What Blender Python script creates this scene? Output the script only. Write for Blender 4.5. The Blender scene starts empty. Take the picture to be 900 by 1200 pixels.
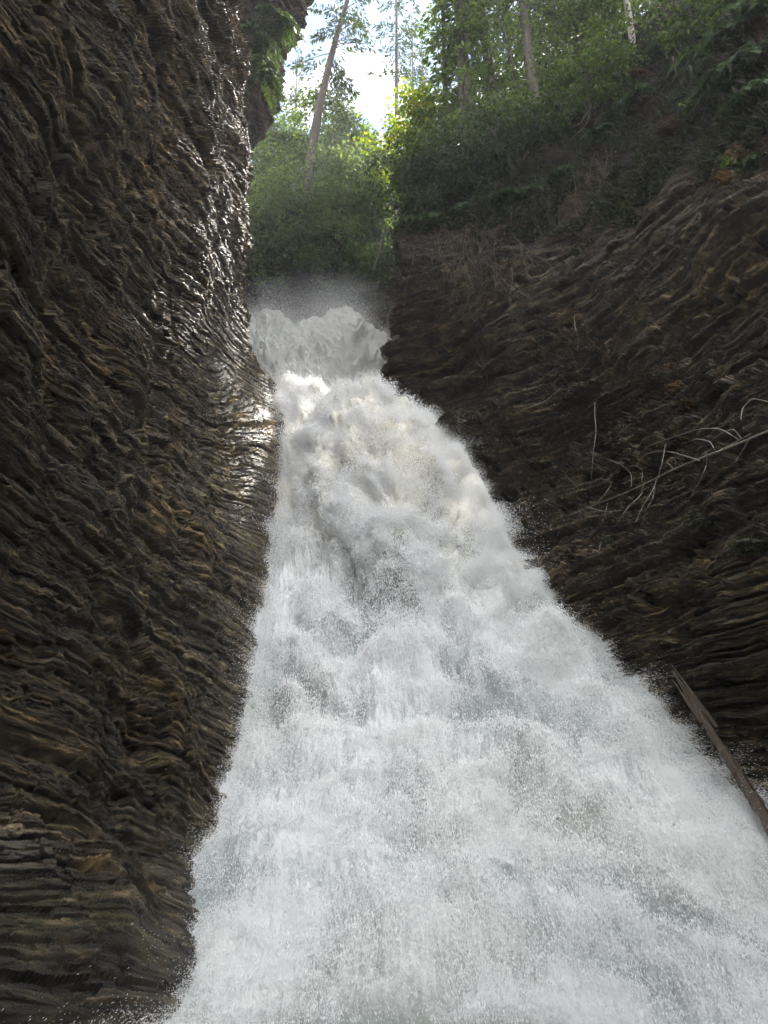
import bpy, math, random
import numpy as np
f32 = np.float32
rng = np.random.default_rng(11)
random.seed(11)
scene = bpy.context.scene
COL = scene.collection

# ------------------------------------------------------------------ camera
F = 906.5                       # focal length in photo pixels (900 x 1200)
PITCH = math.radians(20.0)
CP, SP = math.cos(PITCH), math.sin(PITCH)
cam = bpy.data.cameras.new('camera')
cam.sensor_fit = 'VERTICAL'
cam.angle = 2 * math.atan(600 / F)
cam.clip_start, cam.clip_end = 0.05, 2000
camo = bpy.data.objects.new('camera', cam)
camo.rotation_euler = (math.pi / 2 + PITCH, 0, 0)
COL.objects.link(camo)
scene.camera = camo


def unp(x, y, d):
    """survey point: photo pixel + depth -> world position"""
    x, y, d = np.broadcast_arrays(np.asarray(x, float), np.asarray(y, float), np.asarray(d, float))
    xc = (x - 450) / F * d
    yc = (600 - y) / F * d
    return np.stack([xc, d * CP - yc * SP, d * SP + yc * CP], -1)


# ------------------------------------------------------------------ noise
_ang = rng.normal(size=(256, 3)).astype(f32)
_ang /= np.linalg.norm(_ang, axis=1)[:, None]
GX, GY, GZ = [np.ascontiguousarray(_ang[:, i]) * f32(1.5) for i in range(3)]


def hsh(ix, iy, iz, seed=0):
    h = (ix.astype(np.uint32) * np.uint32(0x8da6b343)) ^ (iy.astype(np.uint32) * np.uint32(0xd8163841)) ^ (iz.astype(np.uint32) * np.uint32(0xcb1ab31f))
    h ^= np.uint32((seed * 2654435761 + 12345) & 0xffffffff)
    h ^= h >> np.uint32(15)
    h *= np.uint32(0x2c1b3c6d)
    h ^= h >> np.uint32(12)
    h *= np.uint32(0x297a2d39)
    h ^= h >> np.uint32(15)
    return h


def h01(ix, iy, iz, seed=0):
    return (hsh(ix, iy, iz, seed) >> np.uint32(8)).astype(f32) / f32(1 << 24)


def perlin(p, freq, seed=0):
    """gradient noise, about -1..1; p is (...,3); freq scalar or 3 numbers"""
    fr = np.broadcast_to(np.asarray(freq, f32), (3,))
    q = [(p[..., i] * fr[i]).astype(f32) for i in range(3)]
    c = [np.floor(v) for v in q]
    r = [a - b for a, b in zip(q, c)]
    c = [v.astype(np.int64) for v in c]
    u = [t * t * t * (t * (t * 6 - 15) + 10) for t in r]
    out = np.zeros(q[0].shape, f32)
    for dx in (0, 1):
        wx = u[0] if dx else 1 - u[0]
        for dy in (0, 1):
            wy = u[1] if dy else 1 - u[1]
            for dz in (0, 1):
                wz = u[2] if dz else 1 - u[2]
                h = hsh(c[0] + dx, c[1] + dy, c[2] + dz, seed) & np.uint32(255)
                out += wx * wy * wz * (GX[h] * (r[0] - dx) + GY[h] * (r[1] - dy) + GZ[h] * (r[2] - dz))
    return out


def fbm(p, freq, octs, seed=0, gain=0.5, billow=False):
    out, a = 0, 1.0
    fr = np.asarray(freq, float)
    for o in range(octs):
        n = perlin(p, fr * (2.03 ** o), seed + 31 * o)
        if billow:
            n = np.abs(n) * 2 - 0.45
        out = out + a * n
        a *= gain
    return out


def sstep(a, b, x):
    t = np.clip((x - a) / (b - a), 0, 1)
    return t * t * (3 - 2 * t)


class RBF:
    """thin plate spline on 1/depth through surveyed points"""
    def __init__(self, pts, smooth=0.0):
        P = np.array(pts, float)
        self.xy = P[:, :2] / 500
        n = len(P)
        K = self.phi(np.linalg.norm(self.xy[:, None] - self.xy[None], axis=-1)) + np.eye(n) * smooth
        A = np.zeros((n + 3, n + 3))
        A[:n, :n] = K
        A[:n, n] = 1
        A[:n, n + 1:] = self.xy
        A[n:, :n] = A[:n, n:].T
        self.w = np.linalg.solve(A, np.concatenate([1 / P[:, 2], [0, 0, 0]]))

    @staticmethod
    def phi(r):
        return r * r * np.log(r + 1e-9)

    def __call__(self, x, y):
        q = np.stack(np.broadcast_arrays(np.asarray(x, float), np.asarray(y, float)), -1) / 500
        sh = q.shape[:-1]
        q = q.reshape(-1, 2)
        out = self.w[-3] + q @ self.w[-2:]
        for (px, py), w in zip(self.xy, self.w):
            out += w * self.phi(np.hypot(q[:, 0] - px, q[:, 1] - py))
        return 1 / np.clip(out, 1 / 120, 1 / 1.6).reshape(sh)


# ------------------------------------------------------------------ mesh helpers
def mesh_raw(name, V, faces, mat, parent=None, smooth=False, attrs=None):
    """V (N,3); faces: list of (M,k) index arrays"""
    me = bpy.data.meshes.new(name)
    V = np.ascontiguousarray(V, f32)
    me.vertices.add(len(V))
    me.vertices.foreach_set('co', V.ravel())
    nl = sum(f.size for f in faces)
    npoly = sum(len(f) for f in faces)
    me.loops.add(nl)
    me.polygons.add(npoly)
    me.loops.foreach_set('vertex_index', np.concatenate([f.ravel() for f in faces]).astype(np.int32))
    sizes = np.concatenate([np.full(len(f), f.shape[1], np.int32) for f in faces])
    st = np.zeros(npoly, np.int32)
    st[1:] = np.cumsum(sizes)[:-1]
    me.polygons.foreach_set('loop_start', st)
    me.update(calc_edges=True)
    if attrs:
        for k, a in attrs.items():
            at = me.attributes.new(k, 'FLOAT', 'POINT')
            at.data.foreach_set('value', np.ascontiguousarray(a, f32).ravel())
    me.polygons.foreach_set('use_smooth', np.full(npoly, bool(smooth)))
    me.materials.append(mat)
    ob = bpy.data.objects.new(name, me)
    COL.objects.link(ob)
    if parent is not None:
        ob.parent = parent
    return ob


def grid_faces(R, C):
    i = np.arange(R * C).reshape(R, C)
    return np.stack([i[:-1, :-1], i[1:, :-1], i[1:, 1:], i[:-1, 1:]], -1).reshape(-1, 4)


def grid_normals(V, toward=None):
    a = np.gradient(V, axis=0)
    b = np.gradient(V, axis=1)
    n = np.cross(a, b)
    n /= np.linalg.norm(n, axis=-1)[..., None] + 1e-12
    if toward is not None:
        s = np.sum(n * (np.asarray(toward) - V), -1)
        if np.median(s) < 0:
            n = -n
    return n


class Buf:
    def __init__(self):
        self.v, self.q, self.t, self.n = [], [], [], 0

    def add(self, V, quads=None, tris=None):
        V = np.asarray(V, float).reshape(-1, 3)
        if quads is not None and len(quads):
            self.q.append(np.asarray(quads) + self.n)
        if tris is not None and len(tris):
            self.t.append(np.asarray(tris) + self.n)
        self.v.append(V)
        self.n += len(V)

    def tube(self, pts, r0, r1=None, sides=6, wob=0.0):
        pts = np.asarray(pts, float)
        n = len(pts)
        r = np.linspace(r0, r0 if r1 is None else r1, n) if np.isscalar(r0) else np.asarray(r0)
        tg = np.gradient(pts, axis=0)
        tg /= np.linalg.norm(tg, axis=1)[:, None] + 1e-9
        ref = np.array([0, 0, 1.0]) if abs(tg[:, 2]).mean() < 0.8 else np.array([1.0, 0, 0])
        a = np.cross(tg, ref)
        a /= np.linalg.norm(a, axis=1)[:, None] + 1e-9
        b = np.cross(tg, a)
        th = np.arange(sides) / sides * 2 * math.pi
        rr = r[:, None] * (1 + wob * rng.normal(size=(n, sides)))
        V = pts[:, None] + a[:, None] * (np.cos(th) * rr)[..., None] + b[:, None] * (np.sin(th) * rr)[..., None]
        i = np.arange(n * sides).reshape(n, sides)
        j = np.roll(i, -1, axis=1)
        Q = np.stack([i[:-1], j[:-1], j[1:], i[1:]], -1).reshape(-1, 4)
        self.add(V, Q)
        self.add(np.concatenate([V[0], pts[:1], V[-1], pts[-1:]]),
                 tris=[[sides, (k + 1) % sides, k] for k in range(sides)] + [[2 * sides + 1, sides + 1 + k, sides + 1 + (k + 1) % sides] for k in range(sides)])

    def leaves(self, base, d, L, W, fold=0.0):
        """rhombic leaves / sprays from base along d"""
        base = np.asarray(base, float)
        d = d / (np.linalg.norm(d, axis=1)[:, None] + 1e-9)
        rnd = rng.normal(size=d.shape)
        s = np.cross(d, rnd)
        s /= np.linalg.norm(s, axis=1)[:, None] + 1e-9
        L = np.broadcast_to(L, (len(d),))[:, None]
        W = np.broadcast_to(W, (len(d),))[:, None]
        V = np.stack([base, base + d * L * .45 + s * W / 2, base + d * L, base + d * L * .45 - s * W / 2], 1)
        i = np.arange(len(d) * 4).reshape(-1, 4)
        self.add(V.reshape(-1, 3), i)

    def build(self, name, mat, parent=None, smooth=False):
        return mesh_raw(name, np.concatenate(self.v), ([np.concatenate(self.q)] if self.q else []) + ([np.concatenate(self.t)] if self.t else []), mat, parent, smooth)


def tag(o, label=None, cat=None, group=None, kind=None):
    for k, v in (('label', label), ('category', cat), ('group', group), ('kind', kind)):
        if v:
            o[k] = v
    return o


def empty(name, loc, rz=0.0):
    o = bpy.data.objects.new(name, None)
    o.empty_display_size = 0.2
    o.location = tuple(float(v) for v in loc)
    o.rotation_euler = (0, 0, rz)
    COL.objects.link(o)
    return o


# ------------------------------------------------------------------ materials
def new_mat(name):
    m = bpy.data.materials.new(name)
    m.use_nodes = True
    nt = m.node_tree
    nt.nodes.clear()
    out = nt.nodes.new('ShaderNodeOutputMaterial')
    return m, nt, out


def N(nt, typ, inp=None, **kw):
    n = nt.nodes.new(typ)
    for k, v in kw.items():
        setattr(n, k, v)
    for k, v in (inp or {}).items():
        s = n.inputs[k]
        if isinstance(v, bpy.types.NodeSocket):
            nt.links.new(v, s)
        else:
            s.default_value = v
    return n


def ramp(nt, fac, stops, interp='LINEAR'):
    n = nt.nodes.new('ShaderNodeValToRGB')
    cr = n.color_ramp
    cr.interpolation = interp
    while len(cr.elements) < len(stops):
        cr.elements.new(0.5)
    for e, (p, c) in zip(cr.elements, stops):
        e.position = p
        e.color = (*c, 1) if len(c) == 3 else c
    nt.links.new(fac, n.inputs[0])
    return n.outputs[0]


def mixc(nt, fac, a, b, mode='MIX'):
    n = nt.nodes.new('ShaderNodeMix')
    n.data_type = 'RGBA'
    n.blend_type = mode
    for idx, v in ((0, fac), (6, a), (7, b)):
        s = n.inputs[idx]
        if isinstance(v, bpy.types.NodeSocket):
            nt.links.new(v, s)
        elif idx == 0:
            s.default_value = v
        else:
            s.default_value = (*v, 1)
    return n.outputs[2]


def math_n(nt, op, a, b=0.0, c=0.0):
    n = nt.nodes.new('ShaderNodeMath')
    n.operation = op
    for i, v in enumerate((a, b, c)):
        if isinstance(v, bpy.types.NodeSocket):
            nt.links.new(v, n.inputs[i])
        else:
            n.inputs[i].default_value = v
    return n.outputs[0]


def rock_material(name, seed=0.0, mossy=0.5, ochre=0.5, bright=1.0, dry=.22):
    m, nt, out = new_mat(name)
    geo = N(nt, 'ShaderNodeNewGeometry')
    mp = N(nt, 'ShaderNodeMapping', {'Vector': geo.outputs['Position'], 'Location': (seed, seed * 2, 0), 'Scale': (1, 1, 1)})
    sp = N(nt, 'ShaderNodeSeparateXYZ', {'Vector': geo.outputs['Position']})
    bed = N(nt, 'ShaderNodeAttribute', attribute_name='bed').outputs['Fac']
    bv = N(nt, 'ShaderNodeCombineXYZ', {'X': sp.outputs[0], 'Y': sp.outputs[1], 'Z': bed}).outputs[0]
    st = N(nt, 'ShaderNodeMapping', {'Vector': bv, 'Location': (seed, 0, seed), 'Scale': (.8, .8, 6.0)})
    sf = N(nt, 'ShaderNodeMapping', {'Vector': bv, 'Location': (0, seed, 0), 'Scale': (3.0, 3.0, 16.0)})
    nbig = N(nt, 'ShaderNodeTexNoise', {'Vector': mp.outputs[0], 'Scale': .35, 'Detail': 6.0, 'Roughness': .6})
    nmid = N(nt, 'ShaderNodeTexNoise', {'Vector': st.outputs[0], 'Scale': 1.6, 'Detail': 8.0, 'Roughness': .7})
    nfin = N(nt, 'ShaderNodeTexNoise', {'Vector': sf.outputs[0], 'Scale': 1.6, 'Detail': 6.0, 'Roughness': .7})
    tint = N(nt, 'ShaderNodeAttribute', attribute_name='tint').outputs['Fac']
    soil = N(nt, 'ShaderNodeAttribute', attribute_name='soil').outputs['Fac']
    b = bright
    base = ramp(nt, nmid.outputs[0], [(.35, (.007 * b, .0058 * b, .004 * b)), (.46, (.025 * b, .0195 * b, .012 * b)), (.56, (.062 * b, .049 * b, .029 * b)), (.67, (.20 * b, .158 * b, .096 * b))])  # bedding streaks, widened in contrast to paint wet glints and dark gaps
    # ochre iron stain and green film
    om = ramp(nt, nbig.outputs[0], [(.46, (0, 0, 0)), (.62, (1, 1, 1))])
    om = math_n(nt, 'MULTIPLY', om, ochre)
    base = mixc(nt, math_n(nt, 'MULTIPLY', om, .75), base, mixc(nt, 1.0, base, (1.6, 1.32, .88), 'MULTIPLY'))
    nm2 = N(nt, 'ShaderNodeTexNoise', {'Vector': mp.outputs[0], 'Scale': .8, 'Detail': 8.0, 'Roughness': .65, 'Distortion': .4})
    mm = ramp(nt, nm2.outputs[0], [(.52, (0, 0, 0)), (.66, (1, 1, 1))])
    sep = N(nt, 'ShaderNodeSeparateXYZ', {'Vector': geo.outputs['Normal']})
    mup = N(nt, 'ShaderNodeMapRange', {'Value': sep.outputs[2], 'From Min': -.3, 'From Max': .6, 'To Min': .15, 'To Max': 1.0}).outputs[0]
    mossa = N(nt, 'ShaderNodeAttribute', attribute_name='moss').outputs['Fac']
    mm = math_n(nt, 'MULTIPLY', math_n(nt, 'MULTIPLY', mm, mup), math_n(nt, 'MULTIPLY', mossa, mossy))
    base = mixc(nt, mm, base, (.034, .036, .010))
    tv = N(nt, 'ShaderNodeMapRange', {'Value': tint, 'From Min': 0., 'From Max': 1., 'To Min': -.35, 'To Max': 2.5}).outputs[0]  # bed tones vary at random; contrast raised to stand in for glints and shade
    fv = N(nt, 'ShaderNodeMapRange', {'Value': nfin.outputs[0], 'From Min': .33, 'From Max': .67, 'To Min': .2, 'To Max': 2.0}).outputs[0]
    tv = math_n(nt, 'MAXIMUM', math_n(nt, 'MULTIPLY', tv, fv), .12)
    cv = N(nt, 'ShaderNodeCombineColor', {'Red': tv, 'Green': tv, 'Blue': tv}).outputs[0]
    base = mixc(nt, 1.0, base, cv, 'MULTIPLY')
    # soil of the upper slope: needles, mould, rusty moss
    sc = ramp(nt, nm2.outputs[0], [(.3, (.010, .008, .006)), (.5, (.022, .016, .009)), (.6, (.045, .024, .009)), (.72, (.018, .024, .008))])
    base = mixc(nt, soil, base, sc)
    rough = N(nt, 'ShaderNodeMapRange', {'Value': nfin.outputs[0], 'From Min': .3, 'From Max': .7, 'To Min': dry, 'To Max': dry + .3}).outputs[0]
    rough = math_n(nt, 'MAXIMUM', rough, math_n(nt, 'MULTIPLY', soil, .95))
    rough = math_n(nt, 'MAXIMUM', rough, math_n(nt, 'MULTIPLY', mm, .9))
    bmp = N(nt, 'ShaderNodeTexNoise', {'Vector': N(nt, 'ShaderNodeMapping', {'Vector': bv, 'Scale': (9, 9, 24)}).outputs[0], 'Scale': 1.0, 'Detail': 10.0, 'Roughness': .8})
    bump = N(nt, 'ShaderNodeBump', {'Height': bmp.outputs[0], 'Strength': 1.0, 'Distance': .06})
    pb = N(nt, 'ShaderNodeBsdfPrincipled', {'Base Color': base, 'Roughness': rough, 'Normal': bump.outputs[0], 'Specular IOR Level': .36,
            'Coat Weight': math_n(nt, 'MULTIPLY_ADD', soil, -.12, .12), 'Coat Roughness': dry, 'Coat Normal': bump.outputs[0]})
    nt.links.new(pb.outputs[0], out.inputs['Surface'])
    return m


def leaf_material(name, c1, c2, c3, trans=0.45, rough=.55):
    m, nt, out = new_mat(name)
    geo = N(nt, 'ShaderNodeNewGeometry')
    oi = N(nt, 'ShaderNodeObjectInfo')
    nz = N(nt, 'ShaderNodeTexNoise', {'Vector': geo.outputs['Position'], 'Scale': .9, 'Detail': 4.0, 'Roughness': .7})
    v = math_n(nt, 'MULTIPLY_ADD', geo.outputs['Random Per Island'], .55, math_n(nt, 'MULTIPLY', nz.outputs[0], .5))
    v = math_n(nt, 'ADD', v, math_n(nt, 'MULTIPLY_ADD', oi.outputs['Random'], .16, -.08))
    c = ramp(nt, v, [(.1, c1), (.5, c2), (.9, c3)])
    pb = N(nt, 'ShaderNodeBsdfPrincipled', {'Base Color': c, 'Roughness': rough, 'Specular IOR Level': .35})
    tr = N(nt, 'ShaderNodeBsdfTranslucent', {'Color': mixc(nt, 1.0, c, (1.5, 1.6, .7), 'MULTIPLY')})
    mx = N(nt, 'ShaderNodeMixShader', {0: trans, 1: pb.outputs[0], 2: tr.outputs[0]})
    nt.links.new(mx.outputs[0], out.inputs['Surface'])
    return m


def wood_material(name, c1, c2, scale=6.0, rough=.8, stretch=(1, 1, .12)):
    m, nt, out = new_mat(name)
    tc = N(nt, 'ShaderNodeTexCoord')
    mp = N(nt, 'ShaderNodeMapping', {'Vector': tc.outputs['Object'], 'Scale': stretch})
    nz = N(nt, 'ShaderNodeTexNoise', {'Vector': mp.outputs[0], 'Scale': scale, 'Detail': 8.0, 'Roughness': .7})
    c = ramp(nt, nz.outputs[0], [(.3, c1), (.7, c2)])
    bump = N(nt, 'ShaderNodeBump', {'Height': nz.outputs[0], 'Strength': .9, 'Distance': .04})
    pb = N(nt, 'ShaderNodeBsdfPrincipled', {'Base Color': c, 'Roughness': rough, 'Normal': bump.outputs[0]})
    nt.links.new(pb.outputs[0], out.inputs['Surface'])
    return m


def water_material(name):
    m, nt, out = new_mat(name)
    foam = N(nt, 'ShaderNodeAttribute', attribute_name='foam').outputs['Fac']
    silt = N(nt, 'ShaderNodeAttribute', attribute_name='silt').outputs['Fac']
    geo = N(nt, 'ShaderNodeNewGeometry')
    nz = N(nt, 'ShaderNodeTexNoise', {'Vector': geo.outputs['Position'], 'Scale': 22.0, 'Detail': 5.0, 'Roughness': .75})
    thin = mixc(nt, silt, (.38, .43, .425), (.42, .37, .25))
    white = mixc(nt, silt, (.87, .89, .89), (.88, .85, .75))
    fac = math_n(nt, 'ADD', foam, math_n(nt, 'MULTIPLY_ADD', nz.outputs[0], 1.2, -.6))
    fac = ramp(nt, fac, [(.2, (0, 0, 0)), (.75, (1, 1, 1))])
    c = mixc(nt, fac, thin, white)
    bump = N(nt, 'ShaderNodeBump', {'Height': nz.outputs[0], 'Strength': .7, 'Distance': .08})
    pb = N(nt, 'ShaderNodeBsdfPrincipled', {'Base Color': c, 'Roughness': .45, 'Normal': bump.outputs[0], 'Specular IOR Level': .4})
    nt.links.new(pb.outputs[0], out.inputs['Surface'])
    return m


def plain(name, c, rough=.5, trans=0.0):
    m, nt, out = new_mat(name)
    pb = N(nt, 'ShaderNodeBsdfPrincipled', {'Base Color': (*c, 1), 'Roughness': rough})
    if trans:
        tr = N(nt, 'ShaderNodeBsdfTranslucent', {'Color': (*c, 1)})
        mx = N(nt, 'ShaderNodeMixShader', {0: trans, 1: pb.outputs[0], 2: tr.outputs[0]})
        nt.links.new(mx.outputs[0], out.inputs['Surface'])
    else:
        nt.links.new(pb.outputs[0], out.inputs['Surface'])
    return m


M_ROCK_L = rock_material('wet_shale_dark', 3.1, mossy=1.0, ochre=.9, bright=1.1, dry=.42)
M_ROCK_R = rock_material('wet_shale_grey', 8.7, mossy=.9, ochre=.8, bright=.9)
M_ROCK_F = rock_material('far_rock', 15.2, mossy=1.0, ochre=.2, bright=1.3)
M_WATER = water_material('white_water')
M_DROP = plain('spray_drops', (.96, .965, .96), .35, .3)
M_NEEDLE = leaf_material('conifer_needles', (.014, .026, .012), (.034, .056, .022), (.07, .095, .04), .35)
M_CEDAR_HAZED = leaf_material('cedar_sprays_hazed', (.03, .052, .022), (.085, .13, .055), (.19, .24, .12), .5)  # greens lightened to paint haze and light on the hillside; cedars share it
M_BROAD = leaf_material('broad_leaves', (.020, .038, .012), (.052, .085, .022), (.14, .18, .042), .45)
M_YELLOW = leaf_material('yellow_leaves', (.05, .10, .016), (.13, .19, .025), (.36, .32, .04), .5)
M_FERN = leaf_material('fern_fronds', (.012, .026, .010), (.026, .052, .020), (.06, .10, .04), .3)
M_UNDER = leaf_material('undergrowth_leaves', (.006, .008, .004), (.016, .022, .009), (.045, .044, .018), .25, .7)
M_DEADLEAF = leaf_material('rusty_moss', (.014, .009, .004), (.034, .020, .007), (.07, .038, .012), .15, .95)
M_BARK = wood_material('brown_bark', (.030, .024, .019), (.105, .085, .066))
M_BARKPALE = wood_material('pale_bark', (.10, .09, .08), (.34, .32, .29))
M_TWIG = wood_material('bleached_twig', (.10, .088, .07), (.30, .27, .22), 20)
M_ROOT = wood_material('dry_root', (.04, .032, .024), (.14, .115, .085), 20)
M_LOG = wood_material('wet_log', (.016, .010, .006), (.075, .046, .024), 9.0, .35, (1, 1, .06))

# ------------------------------------------------------------------ strata relief
def strata(p, seed, dip=(0.0, 0.0), amp=1.0, fine=1.0, coarse=1.0, longer=1.0):
    """stepped shale relief: layers cut into random blocks, several sizes. returns displacement, tint"""
    w = fbm(p, .2, 3, seed) * .2 + fbm(p, 1.3, 2, seed + 9) * .012
    dy = dip[1] if len(dip) == 2 else np.interp(p[..., 2], [-2, 16], dip[1:])
    b = p[..., 2] + dip[0] * p[..., 0] + dy * (p[..., 1] - 10) + w
    s1 = .83 * p[..., 0] + .56 * p[..., 1]
    s2 = -.56 * p[..., 0] + .83 * p[..., 1]
    wob = fbm(p, 1.1, 3, seed + 5) * .4
    near = np.clip(np.linalg.norm(p, axis=-1) / 15, .25, 1.1)
    out = np.zeros(p.shape[:-1], f32)
    tint = np.zeros(p.shape[:-1], f32)
    for k, (T, A, L, wt) in enumerate(((1.2, .26, 5.0, .1), (.45, .15, 2.4, .15), (.18, .105, 1.1, .25), (.08, .064 * fine, .52, .25), (.036, .032 * fine, .24, .15), (.016, .014 * fine, .1, .1))):
        L = L * longer
        bb = b / T + .16 * perlin(p, (.5 / L, .5 / L, .9 / T), seed + k)
        i = np.floor(bb)
        fr = bb - i
        i = i.astype(np.int64)
        lay = h01(i, i * 0, i * 0, seed + k)
        q1 = s1 / L + wob * (.5 / L + .4) + lay * 7
        q2 = s2 / L + wob * (.5 / L + .4) + lay * 13
        j1, j2 = np.floor(q1), np.floor(q2)
        q1, q2 = q1 - j1 - .5, q2 - j2 - .5
        j1, j2 = j1.astype(np.int64), j2.astype(np.int64)
        h = h01(i, j1, j2, seed + 40 + k)
        h2 = h01(i, j1, j2, seed + 80 + k)
        out += (A * near * coarse if k < 2 else A) * ((lay - .5) * .9 + (h - .5) * 1.1 + (fr - .5) * (h2 * 1.3 - .35) + (q1 * (h2 - .5) + q2 * (h - .5)) * 1.2)
        if 1 <= k <= 3:      # open joints between the beds
            gw = .10 + .18 * h01(i, j1, j2, seed + 120 + k)
            out -= A * (1.5 * (lay > .35)) * sstep(gw, gw * .35, fr).astype(f32)
        tint += wt * (.5 * lay + .5 * h)
    BED.append(b.astype(f32))
    return (out * amp).astype(f32), tint


BED = []


def densify(vals, cnt):
    """piecewise spacing: vals knots, cnt samples per piece"""
    out = []
    for a, b, n in zip(vals[:-1], vals[1:], cnt):
        out.append(np.linspace(a, b, n, endpoint=False))
    out.append([vals[-1]])
    return np.concatenate(out)


# depth of the built ground along survey rays, so that things stand on the real relief
ZB = np.full((400, 400), 1e9)          # 4 px bins, x -200..1400, y -200..1400


def zput(V):
    P = V.reshape(-1, 3)
    d = P[:, 1] * CP + P[:, 2] * SP
    ok = d > 1
    P, d = P[ok], d[ok]
    yc = -P[:, 1] * SP + P[:, 2] * CP
    ix = ((450 + P[:, 0] / d * F + 200) / 4).astype(int)
    iy = ((600 - yc / d * F + 200) / 4).astype(int)
    ok = (ix >= 0) & (ix < 400) & (iy >= 0) & (iy < 400)
    np.minimum.at(ZB, (iy[ok], ix[ok]), d[ok])


def zsurf(x, y, off=0.0):
    x, y = np.broadcast_arrays(np.asarray(x, float), np.asarray(y, float))
    ix = np.clip(((x + 200) / 4).astype(int), 0, 399)
    iy = np.clip(((y + 200) / 4).astype(int), 0, 399)
    return ZB[iy, ix] - off


# ------------------------------------------------------------------ left cliff
LY = [-900, -300, 0, 100, 180, 330, 400, 430, 450, 490, 550, 600, 700, 850, 1000, 1200, 1400, 1700]
LX = [262, 266, 272, 288, 293, 286, 291, 305, 322, 338, 338, 332, 312, 286, 205, 160, 130, 110]
left_d = RBF([(0, 0, 9), (0, 300, 9), (0, 600, 8.6), (150, 0, 13.8), (150, 300, 13.8), (150, 600, 13.4), (250, 0, 20.4), (250, 300, 20.6),
              (285, 300, 25), (270, 0, 22.5), (290, 180, 25.5), (288, 400, 26), (320, 450, 27.6), (335, 490, 26), (335, 550, 23.8), (330, 600, 22.3),
              (312, 700, 19.4), (292, 850, 14.5), (235, 1000, 10.1), (205, 1200, 5.2), (250, 450, 21.5), (250, 520, 21), (250, 600, 19.3),
              (250, 700, 17), (200, 700, 14.5), (200, 850, 11.8), (100, 850, 8.6), (0, 850, 7), (100, 1000, 7.1), (0, 1000, 5.8), (100, 1200, 4.7),
              (0, 1200, 4.2), (200, 600, 16), (100, 600, 11), (-450, 300, 4.6), (-450, 900, 3.7), (-1000, 300, 3.0), (-1000, 1000, 2.4), (0, -600, 9.5), (250, -600, 22)], 1e-4)


def build_left():
    ys = densify([-900, -200, -20, 1220, 1500], [50, 40, 1240, 60])
    R = len(ys)
    edge = np.interp(ys, LY, LX)
    edge = edge + 20 * sstep(440, 500, ys)
    t = np.concatenate([np.linspace(0, 1, 70, endpoint=False), np.linspace(1, 2, 620)])
    x0, x1 = -900.0, -25.0
    X = np.where(t[None] < 1, x0 + (x1 - x0) * t[None], x1 + (edge[:, None] - x1) * (t[None] - 1))
    Y = np.broadcast_to(ys[:, None], X.shape)
    V = unp(X, Y, left_d(X, Y))
    # beyond the silhouette the rock turns away (top) or runs on under the water (bottom)
    w = sstep(420, 465, ys)[:, None]
    d0 = V[:, -1] - V[:, -4]
    d0 /= np.linalg.norm(d0, axis=1)[:, None]
    dirs = (1 - w) * np.array([-.62, .78, 0.02]) + w * np.array([.38, .25, -.90])
    k = np.linspace(0, 1, 71)[1:]
    step = (k * 6.0)[None, :, None]
    ext = V[:, -1:] + dirs[:, None] * step * (1 - .55 * w[:, None])
    bl = np.exp(-step * 3)
    ext = ext + d0[:, None] * .25 * (1 - bl)
    V = np.concatenate([V, ext], 1)
    ku = np.linspace(0, 1, 61)[1:][::-1]  # unseen upper wall, added to stop light coming over the left side
    V = np.concatenate([V[:1] + ku[:, None, None] * np.array([-5.0, -1.0, 26.0]), V], 0)
    n = grid_normals(V, (3, 10, 5))
    big = fbm(V, .28, 4, 5)
    # the scoured bowl near the fall is smoother
    bowl = np.exp(-(((V[..., 1] - 21) / 5.5) ** 2 + ((V[..., 2] - 10) / 6) ** 2))
    disp, tint = strata(V * 1.35, 17, (.12, .28, -.30), .78, coarse=1 - .9 * bowl, longer=1.35)
    dist = np.linalg.norm(V, axis=-1)
    amp = np.clip(dist / 10, .6, 1.2)
    amp = amp * (1 - .35 * bowl)
    cx = np.arange(V.shape[1])[None]
    calm = 1 - .68 * sstep(470, 690, cx) * sstep(0, 1, (np.arange(V.shape[0])[:, None] - 480) / 120)
    V = V + n * ((big * .40 * np.clip(dist / 12, .25, 1) * (1 - .85 * bowl) * calm ** 2 + disp * amp * calm)[..., None])
    moss = np.clip(sstep(-.1, .5, fbm(V, .3, 3, 77)) + .15, 0, 1) * sstep(16, 9, V[..., 1])
    zput(V)
    o = mesh_raw('cliff', V.reshape(-1, 3), [grid_faces(*V.shape[:2])], M_ROCK_L, attrs={'bed': BED[-1], 'tint': tint, 'soil': np.zeros(tint.shape), 'moss': moss})
    tag(o, 'dark wet layered cliff on the left side of the waterfall', 'cliff', None, 'structure')


build_left()

# ------------------------------------------------------------------ right cliff and its overgrown brow
RBX = [445, 490, 540, 600, 700, 800, 900, 1000, 1200, 1500]
RBY = [430, 480, 545, 660, 750, 850, 955, 1080, 1250, 1400]
RTX = [450, 460, 500, 560, 640, 720, 800, 900, 1100, 1500]
RTY = [262, 252, 205, 150, 95, 45, -20, -100, -220, -300]
right_d = RBF([(445, 430, 29.7), (540, 540, 24.6), (600, 660, 20.9), (700, 750, 17.7), (800, 850, 14.6), (900, 950, 11.7), (1000, 1080, 9.2), (1100, 1200, 7.5),
               (455, 270, 33), (560, 400, 27), (700, 550, 20.5), (900, 700, 12.6), (900, 500, 14), (700, 400, 22), (900, 300, 16), (750, 250, 23.5), (600, 280, 29),
               (900, 120, 19), (900, 0, 23), (750, 130, 28), (750, 40, 34), (640, 180, 33), (640, 100, 38), (560, 210, 34), (560, 150, 39), (500, 240, 35.5), (500, 205, 39),
               (1300, 500, 9.5), (1300, 950, 8), (1300, 0, 15), (1300, -300, 22), (900, -100, 28)], 1e-4)


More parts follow.
